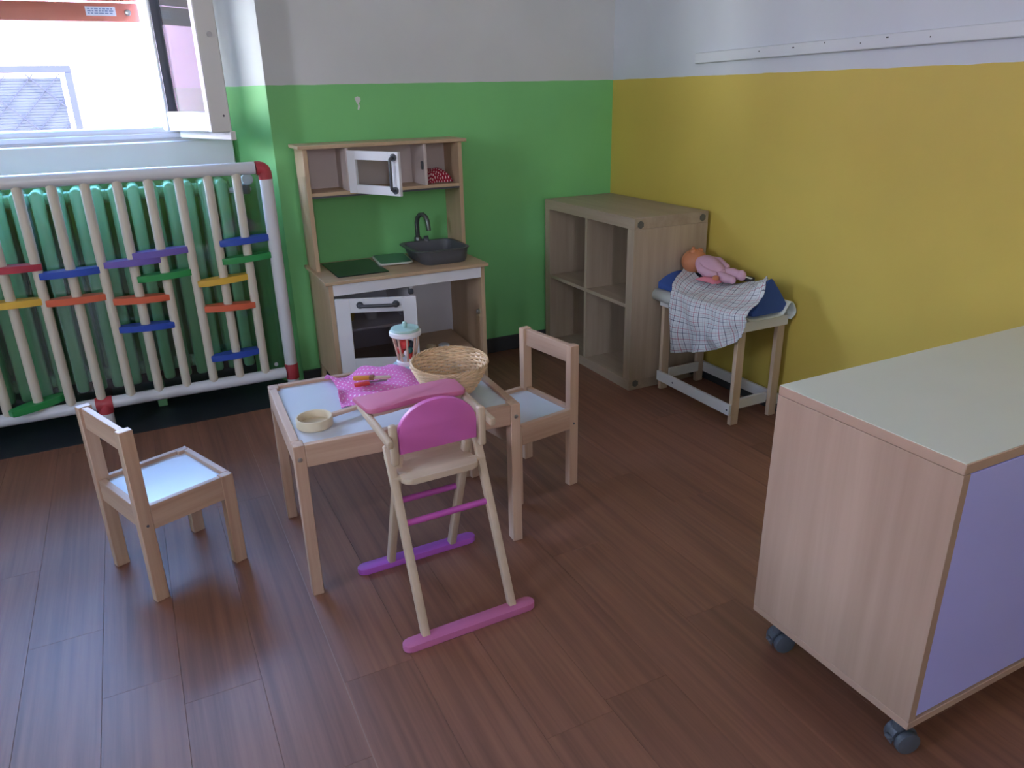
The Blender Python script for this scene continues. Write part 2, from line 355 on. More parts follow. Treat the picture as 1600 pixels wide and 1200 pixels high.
struct(MB().span((-6, YB-1.5, ZC), (.5, YB-.1, ZC+.12)).build('sun_block_slab', 'plaster', smooth=False))  # unseen slab, added to keep direct sun out of the rear opening
struct(MB().span((-1.69, -.012, .0005), (-.001, -.0003, .078), bev=.002).build('baseboard_back', 'baseboard', smooth=False))
struct(MB().span((-.012, -6.4, .0005), (-.0003, -.013, .078), bev=.002).build('baseboard_right', 'baseboard', smooth=False))
struct(MB().span((-3.6, .286, .0025), (-1.86, .2997, .095), bev=.002).build('baseboard_niche', 'baseboard', smooth=False))
struct(MB().prism([(-3.6, -.205), (-1.60, -.19), (-1.60, -.014), (-1.70, -.001), (-1.84, .285), (-3.6, .285)], .0003, .0022).build('floor_strip', 'dark_vinyl', smooth=False))
# flaked paint on the green wall
fp = [(-1.325, 1.262), (-1.312, 1.268), (-1.300, 1.262), (-1.300, 1.250), (-1.309, 1.240), (-1.304, 1.226), (-1.311, 1.211), (-1.316, 1.215), (-1.312, 1.232), (-1.320, 1.246)]
chip = MB().prism(fp, 0, .0012, Matrix(((1, 0, 0, 0), (0, 0, -1, 0), (0, 1, 0, 0), (0, 0, 0, 1)))).build('paint_flake', 'plaster', smooth=False)
chip.parent = bpy.data.objects['wall_back']
# white board fixed along the yellow wall
tr = struct(MB().box((-.011, -2.645, 0), (.022, 4.0, .042), bev=.003).build('trim_1', 'trim_white'))
tr.location = (0, 0, 1.3795); tr.rotation_euler = (-.0105, 0, 0)
for y, dz, l in ((-1.02, .004, .004), (-1.19, .006, .008), (-1.33, .012, .003), (-1.48, .0, .003), (-1.58, .01, .009), (-1.73, 0, .003)):
    MB().box((-.0222, y, dz), (.0015, l, .004)).build('nail_mark', 'baseboard', tr)

# ------------------------------------------------------------------ window and outside
win = thing('window_1', '', ''); del win['label']; del win['category']; win['kind'] = 'structure'
MB().span((-3.5, .296, 1.10), (-1.87, .38, 1.165), bev=.006).build('frame_rail', 'wood_window', win)
MB().span((-3.5, .285, 1.118), (-2.02, .30, 1.14), bev=.003).build('frame_moulding', 'wood_window', win)
MB().span((-3.5, .30, 2.39), (-2.03, .38, 2.45), bev=.006).build('frame_rail', 'wood_window', win)
for x in (-2.0925, -3.47): MB().span((x, .30, 1.165), (x+.0625, .38, 2.39), bev=.006).build('frame_jamb', 'wood_window', win)
def sash(name, hinge, ang, width, z0=1.150, z1=2.40):
    """casement leaf hinged at local x=0, spreading along local +x"""
    o = bpy.data.objects.new(name, None); C.objects.link(o); o.parent = win; o.location = (*hinge, 0); o.rotation_euler = (0, 0, ang)
    t = .056; st = .062
    MB().span((0, -t/2, z0), (st, t/2, z1), bev=.006).build('stile', 'wood_window', o)
    MB().span((width-st, -t/2, z0), (width, t/2, z1), bev=.006).build('stile', 'wood_window', o)
    MB().span((st, -t/2+.003, z0), (width-st, t/2-.003, z0+.075), bev=.005).build('rail', 'wood_window', o)
    MB().span((st, -t/2+.003, z1-.07), (width-st, t/2-.003, z1), bev=.005).build('rail', 'wood_window', o)
    MB().span((st, -.003, z0+.07), (width-st, .003, z1-.065)).build('glass_pane', 'pane', o)
    for x in (st, width-st-.008): MB().span((x, -.02, z0+.075), (x+.008, .02, z1-.07)).build('gasket', 'gasket', o)
    MB().span((.03, t/2, z0-.030), (width+.012, t/2+.022, z0+.004), bev=.003).build('drip_moulding', 'wood_window', o)
    MB().span((width, -t/2-.014, z0), (width+.010, t/2+.010, z1), bev=.004).build('edge_rebate', 'wood_window', o)
    MB().cyl((width+.008, .004, 1.49), (width+.014, .004, 1.49), .010, n=14).build('latch_socket', 'steel', o)
    MB().cyl((width+.008, .012, 1.21), (width+.0115, .012, 1.21), .004, n=10).build('screw', 'gasket', o)
    return o
sash('sash', (-2.062, .272), math.atan2(-.47, .156), .495)
sash('sash', (-3.46, .272), math.radians(-98), .495)
sill = struct(MB().span((-3.55, .20, 1.005), (-1.824, .299, 1.108), bev=.004).build('window_2_sill', 'wood_window')); sill.name = 'trim_2'
# roller insect screen: its heavy orange bar hangs part way down, unseen mesh above, added to let sky light through
sh = thing('roller_screen', 'orange-brown bar of a roller screen hanging in the open window', 'window screen', (-2.765, .42, 1.575))
MB().span((-.70, -.010, 0), (.672, .012, .072), bev=.006, seg=2).build('bottom_bar', 'shutter_orange', sh)
MB().span((-.70, -.007, .077), (.672, .009, .135), bev=.006, seg=2).build('upper_bar', 'shutter_orange', sh)
MB().span((-.70, -.0005, .134), (.672, .0005, .86)).build('unseen_net', 'unseen_net', sh, smooth=False)
stk = MB().span((.475, -.0125, .022), (.585, -.0105, .056)).build('sticker', 'sticker', sh, label='white sticker with small print')
for k, zz in enumerate((.048, .040, .031)):
    x = .482
    while x < .575:
        l = rnd.uniform(.006, .018); MB().span((x, -.0135, zz-.002), (min(x+l, .579), -.0125, zz+.002)).build('print_word', 'print_blue', stk); x += l+.004
MB().cyl((.63, -.016, .035), (.63, -.009, .035), .012, n=16, bev=.002).build('screw', 'steel', sh)
# building across the lane
bd = thing('building', 'sunlit pale pink house front across the lane behind the window', 'building', (0, 3.5, 0))
MB().span((-9, .08, -1.2), (5, .4, 2.35)).build('wall', 'facade_pink', bd, smooth=False)
fr = bpy.data.objects.new('barred_window', None); C.objects.link(fr); fr.parent = bd
fx, fz = -2.497, 1.528
MB().span((-4.6, -.02, fz-.048), (fx, .02, fz), bev=.004).build('grille_frame', 'iron_grey', fr)
MB().span((fx-.048, -.02, .2), (fx, .02, fz-.048), bev=.004).build('grille_frame', 'iron_grey', fr)
MB().span((-4.6, .03, .2), (fx-.05, .079, fz-.05)).build('window_surround', 'outer_white', fr, smooth=False)
sl = MB()
for i in range(60): sl.box((-3.59, .022, 1.435-.0195*i), (2.02, .012, .0165), Rx(.35))
sl.build('blind_slats', 'blind_grey', fr, smooth=False, kind='stuff')
for i in range(16):
    x = -4.9+.17*i; a = Vector((x, -.002, .3)); b = Vector((x+1.13, -.002, 1.47))
    if b.x > -2.57: b = a + (b-a)*((-2.57-a.x)/1.13)
    if a.x < -2.6: MB().cyl(a, b, .0035, n=6).build('lattice_bar', 'iron_grey', fr)
for i in range(9):
    x = -4.6+.36*i; a = Vector((x, -.012, 1.47)); b = Vector((x+1.13, -.012, .3))
    if b.x > -2.57: b = a + (b-a)*((-2.57-a.x)/1.13)
    if a.x < -2.6: MB().cyl(a, b, .0055, n=6).build('lattice_bar', 'iron_grey', fr)
struct(MB().span((-9, .46, -1.3), (5, 4, -1.2)).build('ground_lane', 'asphalt', smooth=False))

# ------------------------------------------------------------------ radiator
rad = thing('radiator', 'green painted column radiator in the niche below the window', 'radiator', (0, 0, 0))
sec = MB()
for yy, wd, dp in ((.035, .046, .034), (.095, .036, .03), (.155, .046, .034)):
    sec.box((0, yy, .525), (wd, dp, .82), bev=.0145, seg=3)
for zz in (.898, .165):
    sec.box((0, .095, zz), (.043, .15, .085), bev=.018, seg=3)
    sec.cyl((-.033, .095, zz), (.033, .095, zz), .027, n=14)
s0 = sec.build('radiator_section', 'radiator_green', rad); s0.location = (-1.916, 0, .02)
for i in range(1, 22): put(s0, rad, (-1.916-.0668*i, 0, .02))
MB().cyl((-1.893, .095, .905), (-1.80, .095, .905), .011, n=12).build('inlet_pipe', 'pvc_white', rad)
MB().cyl((-1.815, .05, .945), (-1.815, -.02, .957), .024, n=20, bev=.006).build('valve_cap', 'pvc_white', rad)
MB().cyl((-1.825, .02, .932), (-1.828, .02, .895), .022, n=12, bev=.003).build('valve_body', 'graphite', rad)
MB().cyl((-1.80, .095, .905), (-1.80, .20, .90), .011, n=12).build('inlet_pipe', 'pvc_white', rad)
for x in (-2.3, -3.0): MB().span((x-.02, .06, .0022), (x+.02, .13, .125), bev=.004).build('foot', 'radiator_green', rad)

# ------------------------------------------------------------------ paddle railing in front of the radiator
gt = thing('activity_railing', 'white tube railing with wooden dowels and coloured paddles before the radiator', 'railing', (0, -.12, 0))
R = .0245
MB().cyl((-3.28, 0, 1.008), (-1.795, 0, 1.008), R, n=20).build('top_rail', 'pvc_white', gt)
MB().cyl((-2.48, 0, .126), (-1.785, 0, .126), R, n=20).build('bottom_rail', 'pvc_white', gt)
MB().cyl((-3.25, 0, .126), (-2.54, 0, .126), R, n=20).build('bottom_rail', 'pvc_white', gt)
MB().cyl((-1.757, 0, .965), (-1.757, 0, .155), .0265, n=20).build('post', 'pvc_white', gt)
MB().cyl((-3.30, 0, .965), (-3.30, 0, .155), .0265, n=20).build('post', 'pvc_white', gt)
for x in (-1.757, -3.30):
    s = 1 if x > -2 else -1
    MB().tube([(x-.034*s, 0, 1.007), (x-.022*s, 0, 1.007), (x-.012*s, 0, 1.004), (x-.004*s, 0, .997), (x-.001*s, 0, .988), (x, 0, .962)], [.0272]*6, n=20).build('corner_joint', 'joint_red', gt, label='red corner joint')
    MB().cyl((x, 0, .165), (x, 0, .095), .0285, n=20, bev=.002).build('tee_joint', 'joint_red', gt, label='red tee joint')
    MB().cyl((x, 0, .097), (x, 0, .0025), .0255, n=20).build('foot', 'pvc_white', gt)
MB().cyl((-2.541, 0, .126), (-2.479, 0, .126), .0285, n=20, bev=.002).cyl((-2.51, 0, .126), (-2.51, 0, .085), .0285, n=20, bev=.002).build('tee_joint', 'joint_red', gt, label='red tee joint')
MB().cyl((-2.51, 0, .087), (-2.51, 0, .0025), .0255, n=20).build('foot', 'pvc_white', gt)
DX = [-1.870 - .1076*i for i in range(13)]
d0 = MB().cyl((0, 0, .14), (0, 0, .995), .0178, n=16).build('dowel', 'dowel_Z', gt); d0.location = (DX[0], 0, 0)
for x in DX[1:]: put(d0, gt, (x, 0, 0))
def lens(L=.212, W=.062, e=.030, n=12):
    top = [(-L/2 + L*i/n, e/2 + (W/2-e/2)*math.sin(math.pi*i/n)) for i in range(n+1)]
    return top + [(x, -y) for x, y in reversed(top)]
pm = {}
for colr, x, z, rz, ry in (('blue', DX[0], .7255, .07, -.035), ('green', DX[0], .652, .06, -.04), ('yellow', DX[1], .572, .10, -.03), ('orange', DX[1], .457, -.05, .03), ('blue', DX[1]+.001, .2465, .12, 0),
                  ('purple', DX[3], .7095, .03, -.03), ('green', DX[3], .6175, .06, -.03), ('purple', DX[4]+.004, .6835, .02, -.01), ('orange', DX[4], .534, -.03, .03), ('blue', DX[4], .4195, -.02, .03),
                  ('blue', DX[6], .667, .04, -.01), ('orange', DX[6], .562, .03, 0), ('red', DX[8]+.02, .703, 0, .02), ('yellow', DX[8], .574, .02, .02), ('green', DX[8], .168, .55, -.02), ('purple', DX[10], .60, 0, 0)):
    if colr not in pm:
        o = MB().prism(lens(), -.0125, .0125, bev=.003).build('paddle', 'paddle_' + colr, gt); pm[colr] = o
    else: o = put(pm[colr], gt)
    o.location = (x, 0, z); o.rotation_euler = (0, ry, rz); o['label'] = colr + ' paddle on a dowel'
MB().span((-3.27, .052, .10), (-1.74, .056, 1.0)).build('acrylic_panel', 'acrylic', gt, smooth=False, label='clear acrylic guard panel')
for x, z in ((-1.815, .155), (-2.9, .155)): MB().cyl((x, .050, z), (x, .044, z), .009, n=12, bev=.002).build('screw_cap', 'pvc_white', gt)

# ------------------------------------------------------------------ cube shelf
kx, ky = -.019, -.030
ks = thing('cube_shelf', 'grey oak four-cube shelf standing in the corner', 'shelf', (kx, ky, 0))
t = .048; W = .77; D = .39
MB().span((-D, -W, W-t), (0, 0, W), bev=.0015).build('top_panel', 'greyoak_Y', ks)
MB().span((-D, -W, 0), (0, 0, t), bev=.0015).build('bottom_panel', 'greyoak_Y', ks)
MB().span((-D, -W, t), (0, -W+t, W-t)).build('side_panel', 'greyoak_Z', ks)
MB().span((-D, -t, t), (0, 0, W-t)).build('side_panel', 'greyoak_Z', ks)
MB().span((-D+.004, -W+t, .377), (-.006, -t, .393)).build('shelf_board', 'greyoak_Y', ks)
for a, b in ((t, .377), (.393, W-t)): MB().span((-D+.004, -W/2-.009, a), (-.006, -W/2+.009, b)).build('divider', 'greyoak_Z', ks)
MB().span((-.006, -W+t, t), (-.0005, -t, W-t)).build('back_panel', 'greyoak_Z', ks)
for x, z in ((-D+.03, W-.028), (-.032, W-.026), (-D+.035, .03), (-.035, .03)): MB().cyl((x, -W-.003, z), (x, -W+.001, z), .0165, n=6).build('screw_cover', 'pad_grey', ks, smooth=False)

# ------------------------------------------------------------------ play kitchen (local x = width, y = depth with 0 at the back, front at -0.4)
kt = thing('play_kitchen', 'wooden play kitchen with white oven door against the green wall', 'toy kitchen', (-1.268, -.022, 0), -.008)
MB().span((-.36, -.40, .560), (.36, -.0, .5745), bev=.002).build('counter', 'birch_X', kt)
for s in (-1, 1):
    xo, xi = s*.345, s*.327
    pr = [(-.385, .0), (-.345, .0), (-.345, .12), (-.045, .12), (-.045, .0), (-.005, 0), (-.005, .56), (-.385, .56)]
    M4 = Matrix(((0, 0, 1, 0), (1, 0, 0, 0), (0, 1, 0, 0), (0, 0, 0, 1)))
    MB().prism(pr, min(xo, xi), max(xo, xi), M4).build('side_panel', 'birch_Z', kt, smooth=False)
    MB().span((min(xo, xi), -.185, .5745), (max(xo, xi), -.005, 1.073), bev=.001).build('upright', 'birch_Z', kt)
MB().span((-.365, -.195, 1.073), (.365, -.0, 1.088), bev=.002).build('top_board', 'birch_X', kt)
MB().span((-.327, -.180, .885), (.327, -.012, .899), bev=.001).build('upper_shelf', 'birch_X', kt)
MB().span((-.327, -.184, .878), (.327, -.172, .885)).build('shelf_lip', 'graphite', kt)
MB().span((-.327, -.012, .899), (.327, -.006, 1.073)).build('upper_back', 'kitchen_inner', kt)
for x in (-.165, .174): MB().span((x-.007, -.182, .899), (x+.007, -.012, 1.073), bev=.001).build('upper_divider', 'kitchen_inner', kt)
MB().span((.158, -.178, .965), (.167, -.160, 1.0), bev=.003).build('magnet_catch', 'graphite', kt)
MB().span((-.327, -.390, .513), (.327, -.372, .560), bev=.001).build('fascia', 'kitchen_white', kt)
MB().span((.000, -.372, .150), (.013, -.012, .56)).build('divider', 'kitchen_white', kt)
MB().span((-.327, -.012, .15), (.327, -.006, .56)).build('back_panel', 'kitchen_white', kt)
MB().span((-.327, -.37, .14), (.0, -.012, .152)).build('bottom_shelf', 'birch_X', kt)
MB().box((.166, -.19, .162), (.304, .365, .012), Rx(.045)).build('cupboard_floor', 'birch_X', kt)
MB().span((-.327, -.33, .335), (.0, -.012, .345)).build('oven_shelf', 'kitchen_white', kt)
MB().span((.312, -.365, .34), (.327, -.35, .36), bev=.002).build('hinge', 'steel', kt)
MB().span((-.006, -.378, .475), (.016, -.36, .50), bev=.004).build('magnet_catch', 'graphite', kt)
def framed_door(name, hinge, ang, wd, z0, z1, fr_, pane, tilt=0):
    o = bpy.data.objects.new(name, None); C.objects.link(o); o.parent = kt; o.location = hinge; o.rotation_euler = (0, tilt, ang)
    h = z1-z0; tt = .014; l, r, b, tp = fr_
    MB().span((0, -tt, 0), (l, 0, h), bev=.001).build('stile', 'kitchen_white', o); MB().span((wd-r, -tt, 0), (wd, 0, h), bev=.001).build('stile', 'kitchen_white', o)
    MB().span((l, -tt, 0), (wd-r, 0, b), bev=.001).build('rail', 'kitchen_white', o); MB().span((l, -tt, h-tp), (wd-r, 0, h), bev=.001).build('rail', 'kitchen_white', o)
    MB().span((l-.002, -.008, b-.002), (wd-r+.002, -.005, h-tp+.002)).build('pane', pane, o, smooth=False)
    return o
def handle(o, a, b, r=.0075, out=.022):
    a, b = Vector(a), Vector(b); n = Vector((0, -1, 0))
    h = MB().tube([a, a+n*out*.6, a+n*out+(b-a)*.04, a+(b-a)*.12+n*out*1.1, b+(a-b)*.12+n*out*1.1, b+n*out+(a-b)*.04, b+n*out*.6, b], r, n=10)
    for q in (a, b): h.cyl(q, q+n*.006, .0145, n=16)
    return h.build('handle', 'graphite', o)
ov = framed_door('oven_door', (-.325, -.392, .185), -.37, .328, .19, .508, (.058, .055, .062, .058), 'oven_pane')
handle(ov, (.10, -.014, .292), (.245, -.014, .292))
md = framed_door('microwave_door', (-.158, -.186, .893), -1.06, .285, .895, 1.064, (.045, .052, .035, .035), 'pane', tilt=.0)
handle(md, (.262, -.014, .022), (.262, -.014, .148), r=.0065)
MB().span((-.292, -.34, .5745), (-.072, -.035, .5785), bev=.002).build('hob', 'hob_black', kt)
# sink tub sitting on the counter and the tap behind it
def rrect(x0, x1, y0, y1, r, n=5):
    P = []
    for cx, cy, a0 in ((x1-r, y1-r, 0), (x0+r, y1-r, 90), (x0+r, y0+r, 180), (x1-r, y0+r, 270)):
        for i in range(n+1): a = math.radians(a0+90*i/n); P.append((cx+r*math.cos(a), cy+r*math.sin(a)))
    return P
b_ = MB()
loops = []
for (x0, x1, y0, y1, rr, z) in ((.098, .298, -.318, -.082, .045, .5750), (.088, .304, -.325, -.076, .05, .586), (.074, .308, -.330, -.072, .05, .620), (.066, .309, -.332, -.070, .05, .634), (.052, .315, -.338, -.064, .055, .636), (.052, .315, -.338, -.064, .055, .640), (.072, .303, -.325, -.076, .045, .639), (.092, .294, -.315, -.088, .04, .60), (.105, .285, -.305, -.100, .035, .580)):
    loops.append([b_.b.verts.new((x, y, z)) for x, y in rrect(x0, x1, y0, y1, rr)])
for A, B in zip(loops, loops[1:]):
    n = len(A)
    for i in range(n): b_.b.faces.new((A[i], A[(i+1) % n], B[(i+1) % n], B[i]))
b_.b.faces.new(loops[0][::-1]); b_.b.faces.new(loops[-1])
b_.build('sink', 'sink_grey', kt, label='dark grey plastic sink')
tp = MB().tube([(.163, -.045, .575), (.163, -.045, .72), (.166, -.052, .743), (.172, -.066, .757), (.181, -.084, .760), (.189, -.098, .750), (.193, -.108, .732), (.195, -.112, .69)], .0105, n=12).build('tap', 'tap_grey', kt)
MB().cyl((.163, -.045, .575), (.163, -.045, .655), .017, n=16, bev=.003).build('tap_base', 'tap_grey', tp)
MB().cyl((.165, -.045, .635), (.198, -.055, .635), .010, n=12).cyl((.19, -.053, .635), (.212, -.06, .638), .021, n=16, bev=.004).build('tap_knob', 'graphite', tp)
# things kept in the play kitchen
kx0, ky0 = -1.268, -.022
tray = thing('chopping_board', 'small green board with pale rim lying beside the sink', 'board', (-1.262, -.150, .5785), -.12)
MB().prism(rrect(-.075, .075, -.105, .105, .022), 0, .007, bev=.002).build('rim', 'board_rim', tray)
MB().prism(rrect(-.069, .069, -.099, .099, .02), .007, .0085).build('surface', 'board_green', tray)
def crumple(nx, ny, sx, sy, amp, h0, seed, base=0.0, curl=.0):
    r_ = random.Random(seed); ws = [(r_.uniform(4, 11), r_.uniform(4, 11), r_.uniform(0, 6.3), r_.uniform(.3, 1)) for _ in range(7)]
    rows = []
    for j in range(ny):
        v = j/(ny-1)*2-1; row = []
        for i in range(nx):
            u = i/(nx-1)*2-1
            h = sum(a*math.sin(f*u+g*v+p) for f, g, p, a in ws)/4
            e = (1-u**4)*(1-v**4)
            row.append((u*sx + .12*sx*math.sin(3*v+seed), v*sy + .12*sy*math.sin(2.6*u+seed*2), max(.0, base+h0*e+amp*h*(.35+.65*e))+.0015))
        rows.append(row)
    return rows
rows = crumple(26, 22, .058, .055, .014, .052, 4)
o = MB().sheet(rows, (13, 12)).build('cloth', 'red_check', None, (-1.015, -.105, .899), ang=80); solid(o, .0015, 1)
o['label'] = 'crumpled red and white checked cloth in the upper kitchen cubby'; o['category'] = 'cloth'
o = MB().lathe([(.012, .0), (.021, .0), (.024, .008), (.022, .017), (.014, .018), (.011, .012), (.012, 0)], n=20).build('toy_bowl', 'pan_wood', None, (-1.145, -.265, .172))
o['label'] = 'tiny round wooden bowl on the cupboard floor of the kitchen'; o['category'] = 'toy bowl'
o = MB().lathe([(0, 0), (.024, 0), (.026, .004), (.026, .010), (.022, .013), (0, .013)], n=24).build('toy_disc', 'disc_pale', None, (-1.083, -.27, .1725))
o['label'] = 'pale blue toy disc on the cupboard floor of the kitchen'; o['category'] = 'toy disc'
for nm, m_, x, y, lab in (('toy_cup', 'toy_yellow', -1.50, -.20, 'yellow toy cup on the shelf behind the oven door'), ('toy_mug', 'toy_white', -1.40, -.22, 'white toy mug on the shelf behind the oven door')):
    o = MB().lathe([(0, 0), (.025, 0), (.031, .03), (.034, .075), (.031, .075), (.028, .032), (.022, .005), (0, .005)], n=20).build(nm, m_, None, (x, y, .345)); o['label'] = lab; o['category'] = 'cup'

# ------------------------------------------------------------------ children's table and chairs
tb = thing('children_table', 'low pine children\'s table with white top in the middle', 'table', (-1.686, -1.386, 0), -.040)
tw, td, th = .315, .24, .45
for sx in (-1, 1):
    for sy in (-1, 1):
        MB().span((sx*tw, sy*td, 0), (sx*(tw-.030), sy*(td-.038), th), bev=.002).build('leg', 'pine_Z', tb)
for sy in (-1, 1): MB().span((-tw+.03, sy*td, th-.062), (tw-.03, sy*(td-.018), th), bev=.0015).build('apron', 'pine_X', tb)
for sx in (-1, 1): MB().span((sx*tw, -td+.038, th-.062), (sx*(tw-.022), td-.038, th), bev=.0015).build('apron', 'pine_Y', tb)
MB().span((-tw+.021, -td+.017, th-.016), (tw-.021, td-.017, th-.009)).build('table_top', 'white_melamine', tb, smooth=False)
for sx in (-1, 1): MB().cyl((sx*(tw-.014), -td-.002, th-.038), (sx*(tw-.014), -td+.001, th-.038), .006, n=14, bev=.001).build('screw', 'steel', tb)

def chair(loc, rz, label):
    """child's chair: local +x is the front, width along y"""
    c = thing('children_chair', label, 'chair', loc, rz, 'small pine chairs at the table')
    hw, bx, fx_ = .140, -.135, .135
    for s in (-1, 1):
        MB().span((fx_, s*hw, 0), (fx_-.036, s*(hw-.026), .285), bev=.002).build('leg', 'pine_Z', c)
        MB().span((bx, s*hw, 0), (bx+.036, s*(hw-.026), .505), bev=.002).build('back_post', 'pine_Z', c)
        MB().span((bx+.036, s*hw, .215), (fx_-.036, s*(hw-.018), .285), bev=.0015).build('side_rail', 'pine_X', c)
        MB().cyl((bx+.02, s*(hw-.001), .232), (bx+.02, s*(hw+.0012), .232), .0038, n=12).build('screw', 'gasket', c)
    MB().span((fx_, -hw+.026, .222), (fx_-.018, hw-.026, .285), bev=.0015).build('front_rail', 'pine_Y', c)
    MB().span((bx+.006, -hw+.026, .222), (bx+.026, hw-.026, .285), bev=.0015).build('rear_rail', 'pine_Y', c)
    MB().span((bx+.008, -hw+.026, .443), (bx+.026, hw-.026, .503), bev=.0015).build('top_rail', 'pine_Y', c)
    MB().span((bx+.025, -hw+.017, .268), (fx_-.017, hw-.017, .274)).build('seat', 'white_melamine', c, smooth=False)
    return c
chair((-2.321, -1.260, 0), math.atan2(.102, .252), 'small pine chair seen from behind, standing alone before the radiator')
chair((-1.208, -1.301, 0), math.pi + .165, 'small pine chair pushed under the right end of the table')

# ------------------------------------------------------------------ doll high chair
hc = thing('doll_high_chair', 'pink and natural wood doll high chair in front of the table', 'high chair', (-1.6845, -1.74, 0), .02)
for y, m_, dx in ((-.190, 'foot_pink', 0), (.172, 'foot_purple', -.004)):
    st = [(-.164, -.019)] + [(.164+.0185*math.cos(a), .0185*math.sin(a)) for a in [math.radians(-90+18*i) for i in range(11)]] + [(-.164+.0185*math.cos(a), .0185*math.sin(a)) for a in [math.radians(90+18*i) for i in range(11)]]
    f_ = MB().prism(st[1:], .0005, .019, bev=.0025).build('foot_runner', m_, hc); f_.location = (dx, y, 0)
for s, x in ((-1, -.119), (1, .123)):
    MB().bar((x, -.181, .012), (x-.002*s, .012, .458), .021, .021, upv=(0, 1, .3), bev=.004, seg=2).build('leg', 'doll_wood_Z', hc)
    MB().bar((x+.004-.026*s, .168, .012), (x+.004-.026*s, .012, .425), .021, .024, upv=(0, 1, .3), bev=.004, seg=2).build('leg', 'doll_wood_Z', hc)
    MB().span((x-s*.004-.010, -.050, .425), (x-s*.004+.010, -.030, .532), bev=.006, seg=3).build('back_post', 'doll_wood_Z', hc)
    for dz in (.0, ): MB().bar((x+.014*s, -.075, .496), (x+.014*s, .172, .512), .016, .022, bev=.005, seg=2).build('arm', 'doll_wood_Y', hc)
    MB().cyl((x+.02*s, -.040, .497), (x-.012*s, -.040, .497), .006, n=10).build('peg', 'doll_wood_X', hc)
    MB().cyl((x+.008*s, -.024, .379), (x-.035*s, -.024, .379), .0095, n=12).build('peg', 'doll_wood_X', hc)
MB().prism(rrect(-.102, .104, -.062, .118, .022), .371, .387, bev=.004).build('seat', 'doll_wood_X', hc)
MB().cyl((-.119, -.066, .272), (.123, -.066, .272), .0085, n=14).build('stretcher', 'magenta', hc)
MB().cyl((-.093, .085, .250), (.10, .085, .250), .0085, n=14).build('stretcher', 'magenta', hc)
arch = [(-.103, .452)] + [(-.103, .505)] + [(-.103*math.cos(a), .505+.074*math.sin(a)) for a in [math.pi*i/18 for i in range(1, 18)]] + [(.103, .505), (.103, .452)]
MB().prism(arch, .032, .048, Matrix(((1, 0, 0, 0), (0, 0, -1, 0), (0, 1, 0, 0), (0, 0, 0, 1))), bev=.003).build('backrest', 'pink', hc)
trp = [(-.148, .180), (-.140, .084), (-.130, .074), (-.115, .074)] + [(-.085+.19*i/8, .074+.016*math.sin(math.pi*i/8)) for i in range(9)] + [(.125, .076), (.136, .088), (.140, .165), (.120, .184)]
MB().prism(trp, .520, .534, bev=.004).build('tray', 'pink_tray', hc)
MB().prism([(x*.94, .128+(y-.128)*.86) for x, y in trp], .510, .5205).build('tray_underside', 'doll_wood_X', hc, smooth=False)

# ------------------------------------------------------------------ things on the table
TT = .4412
pan = thing('toy_frying_pan', 'wooden toy frying pan at the left end of the table', 'toy pan', (-1.926, -1.486, TT), .16); pan.scale = (.93, .93, 1)
MB().lathe([(0, .0), (.048, .0), (.0525, .004), (.0525, .0265), (.051, .0285), (.0475, .0285), (.0455, .026), (.0455, .008), (0, .008)], n=36).build('bowl', 'pan_wood', pan)
MB().bar((.048, 0, .018), (.175, .012, .018), .020, .010, bev=.003).build('handle', 'blade_wood', pan)
# spotted cloth: rumpled sheet
ctrl = [[(-.134, .118, .004), (-.06, .098, .010), (-.015, .098, .024), (.05, .105, .018), (.085, .098, .020), (.135, .060, .004)],
        [(-.128, .075, .024), (-.075, .055, .008), (-.02, .050, .022), (.045, .055, .024), (.090, .05, .028), (.138, .025, .006)],
        [(-.118, .01, .010), (-.08, .0, .016), (-.03, -.005, .018), (.035, .0, .016), (.09, .0, .02), (.140, -.01, .004)],
        [(-.132, -.06, .022), (-.105, -.075, .004), (-.03, -.06, .016), (.03, -.065, .012), (.08, -.06, .012), (.12, -.06, .003)],
        [(-.145, -.145, .003), (-.12, -.155, .012), (-.05, -.14, .003), (.01, -.135, .010), (.06, -.13, .003), (.10, -.12, .003)]]
g = grid(ctrl, 46, 40)
r3 = random.Random(3); wv = [(r3.uniform(20, 60), r3.uniform(20, 60), r3.uniform(0, 6), r3.uniform(.0006, .0022)) for _ in range(8)]
g = [[Vector((p.x, p.y, max(.0022, p.z + sum(a*math.sin(f*p.x+q*p.y+h) for f, q, h, a in wv)))) for p in r] for r in g]
o = MB().sheet(g, (19, 17)).build('cloth', 'pink_dots', None, (-1.690, -1.270, TT), ang=80); solid(o, .0015, 1)
o['label'] = 'rumpled pink cloth with white dots spread on the table'; o['category'] = 'cloth'
kn = thing('toy_knife', 'toy knife with orange handle and wooden blade on the pink cloth', 'toy knife', (-1.712, -1.298, TT+.031), -.42)
MB().prism([(-.052, -.006), (-.046, -.010), (-.004, -.008), (-.004, .008), (-.046, .009), (-.053, .004)], 0, .011, bev=.002).build('handle', 'toy_orange', kn)
MB().prism([(-.004, -.009), (.010, -.010), (.010, .010), (-.004, .009)], -.001, .012, bev=.002).build('collar', 'toy_brown', kn)
MB().prism([(.010, -.011), (.052, -.010), (.062, -.004), (.056, .009), (.010, .010)], .003, .008, bev=.001).build('blade', 'blade_wood', kn)
k2 = thing('toy_spreader', 'toy spreader with red handle lying under the orange-handled knife', 'toy knife', (-1.722, -1.314, TT+.022), -.05)
MB().prism([(-.045, -.006), (-.038, -.008), (.0, -.006), (.0, .006), (-.038, .008), (-.045, .005)], 0, .010, bev=.002).build('handle', 'toy_red', k2)
MB().prism([(0, -.004), (.05, -.003), (.056, .004), (.05, .008), (0, .006)], .003, .006).build('blade', 'steel', k2)
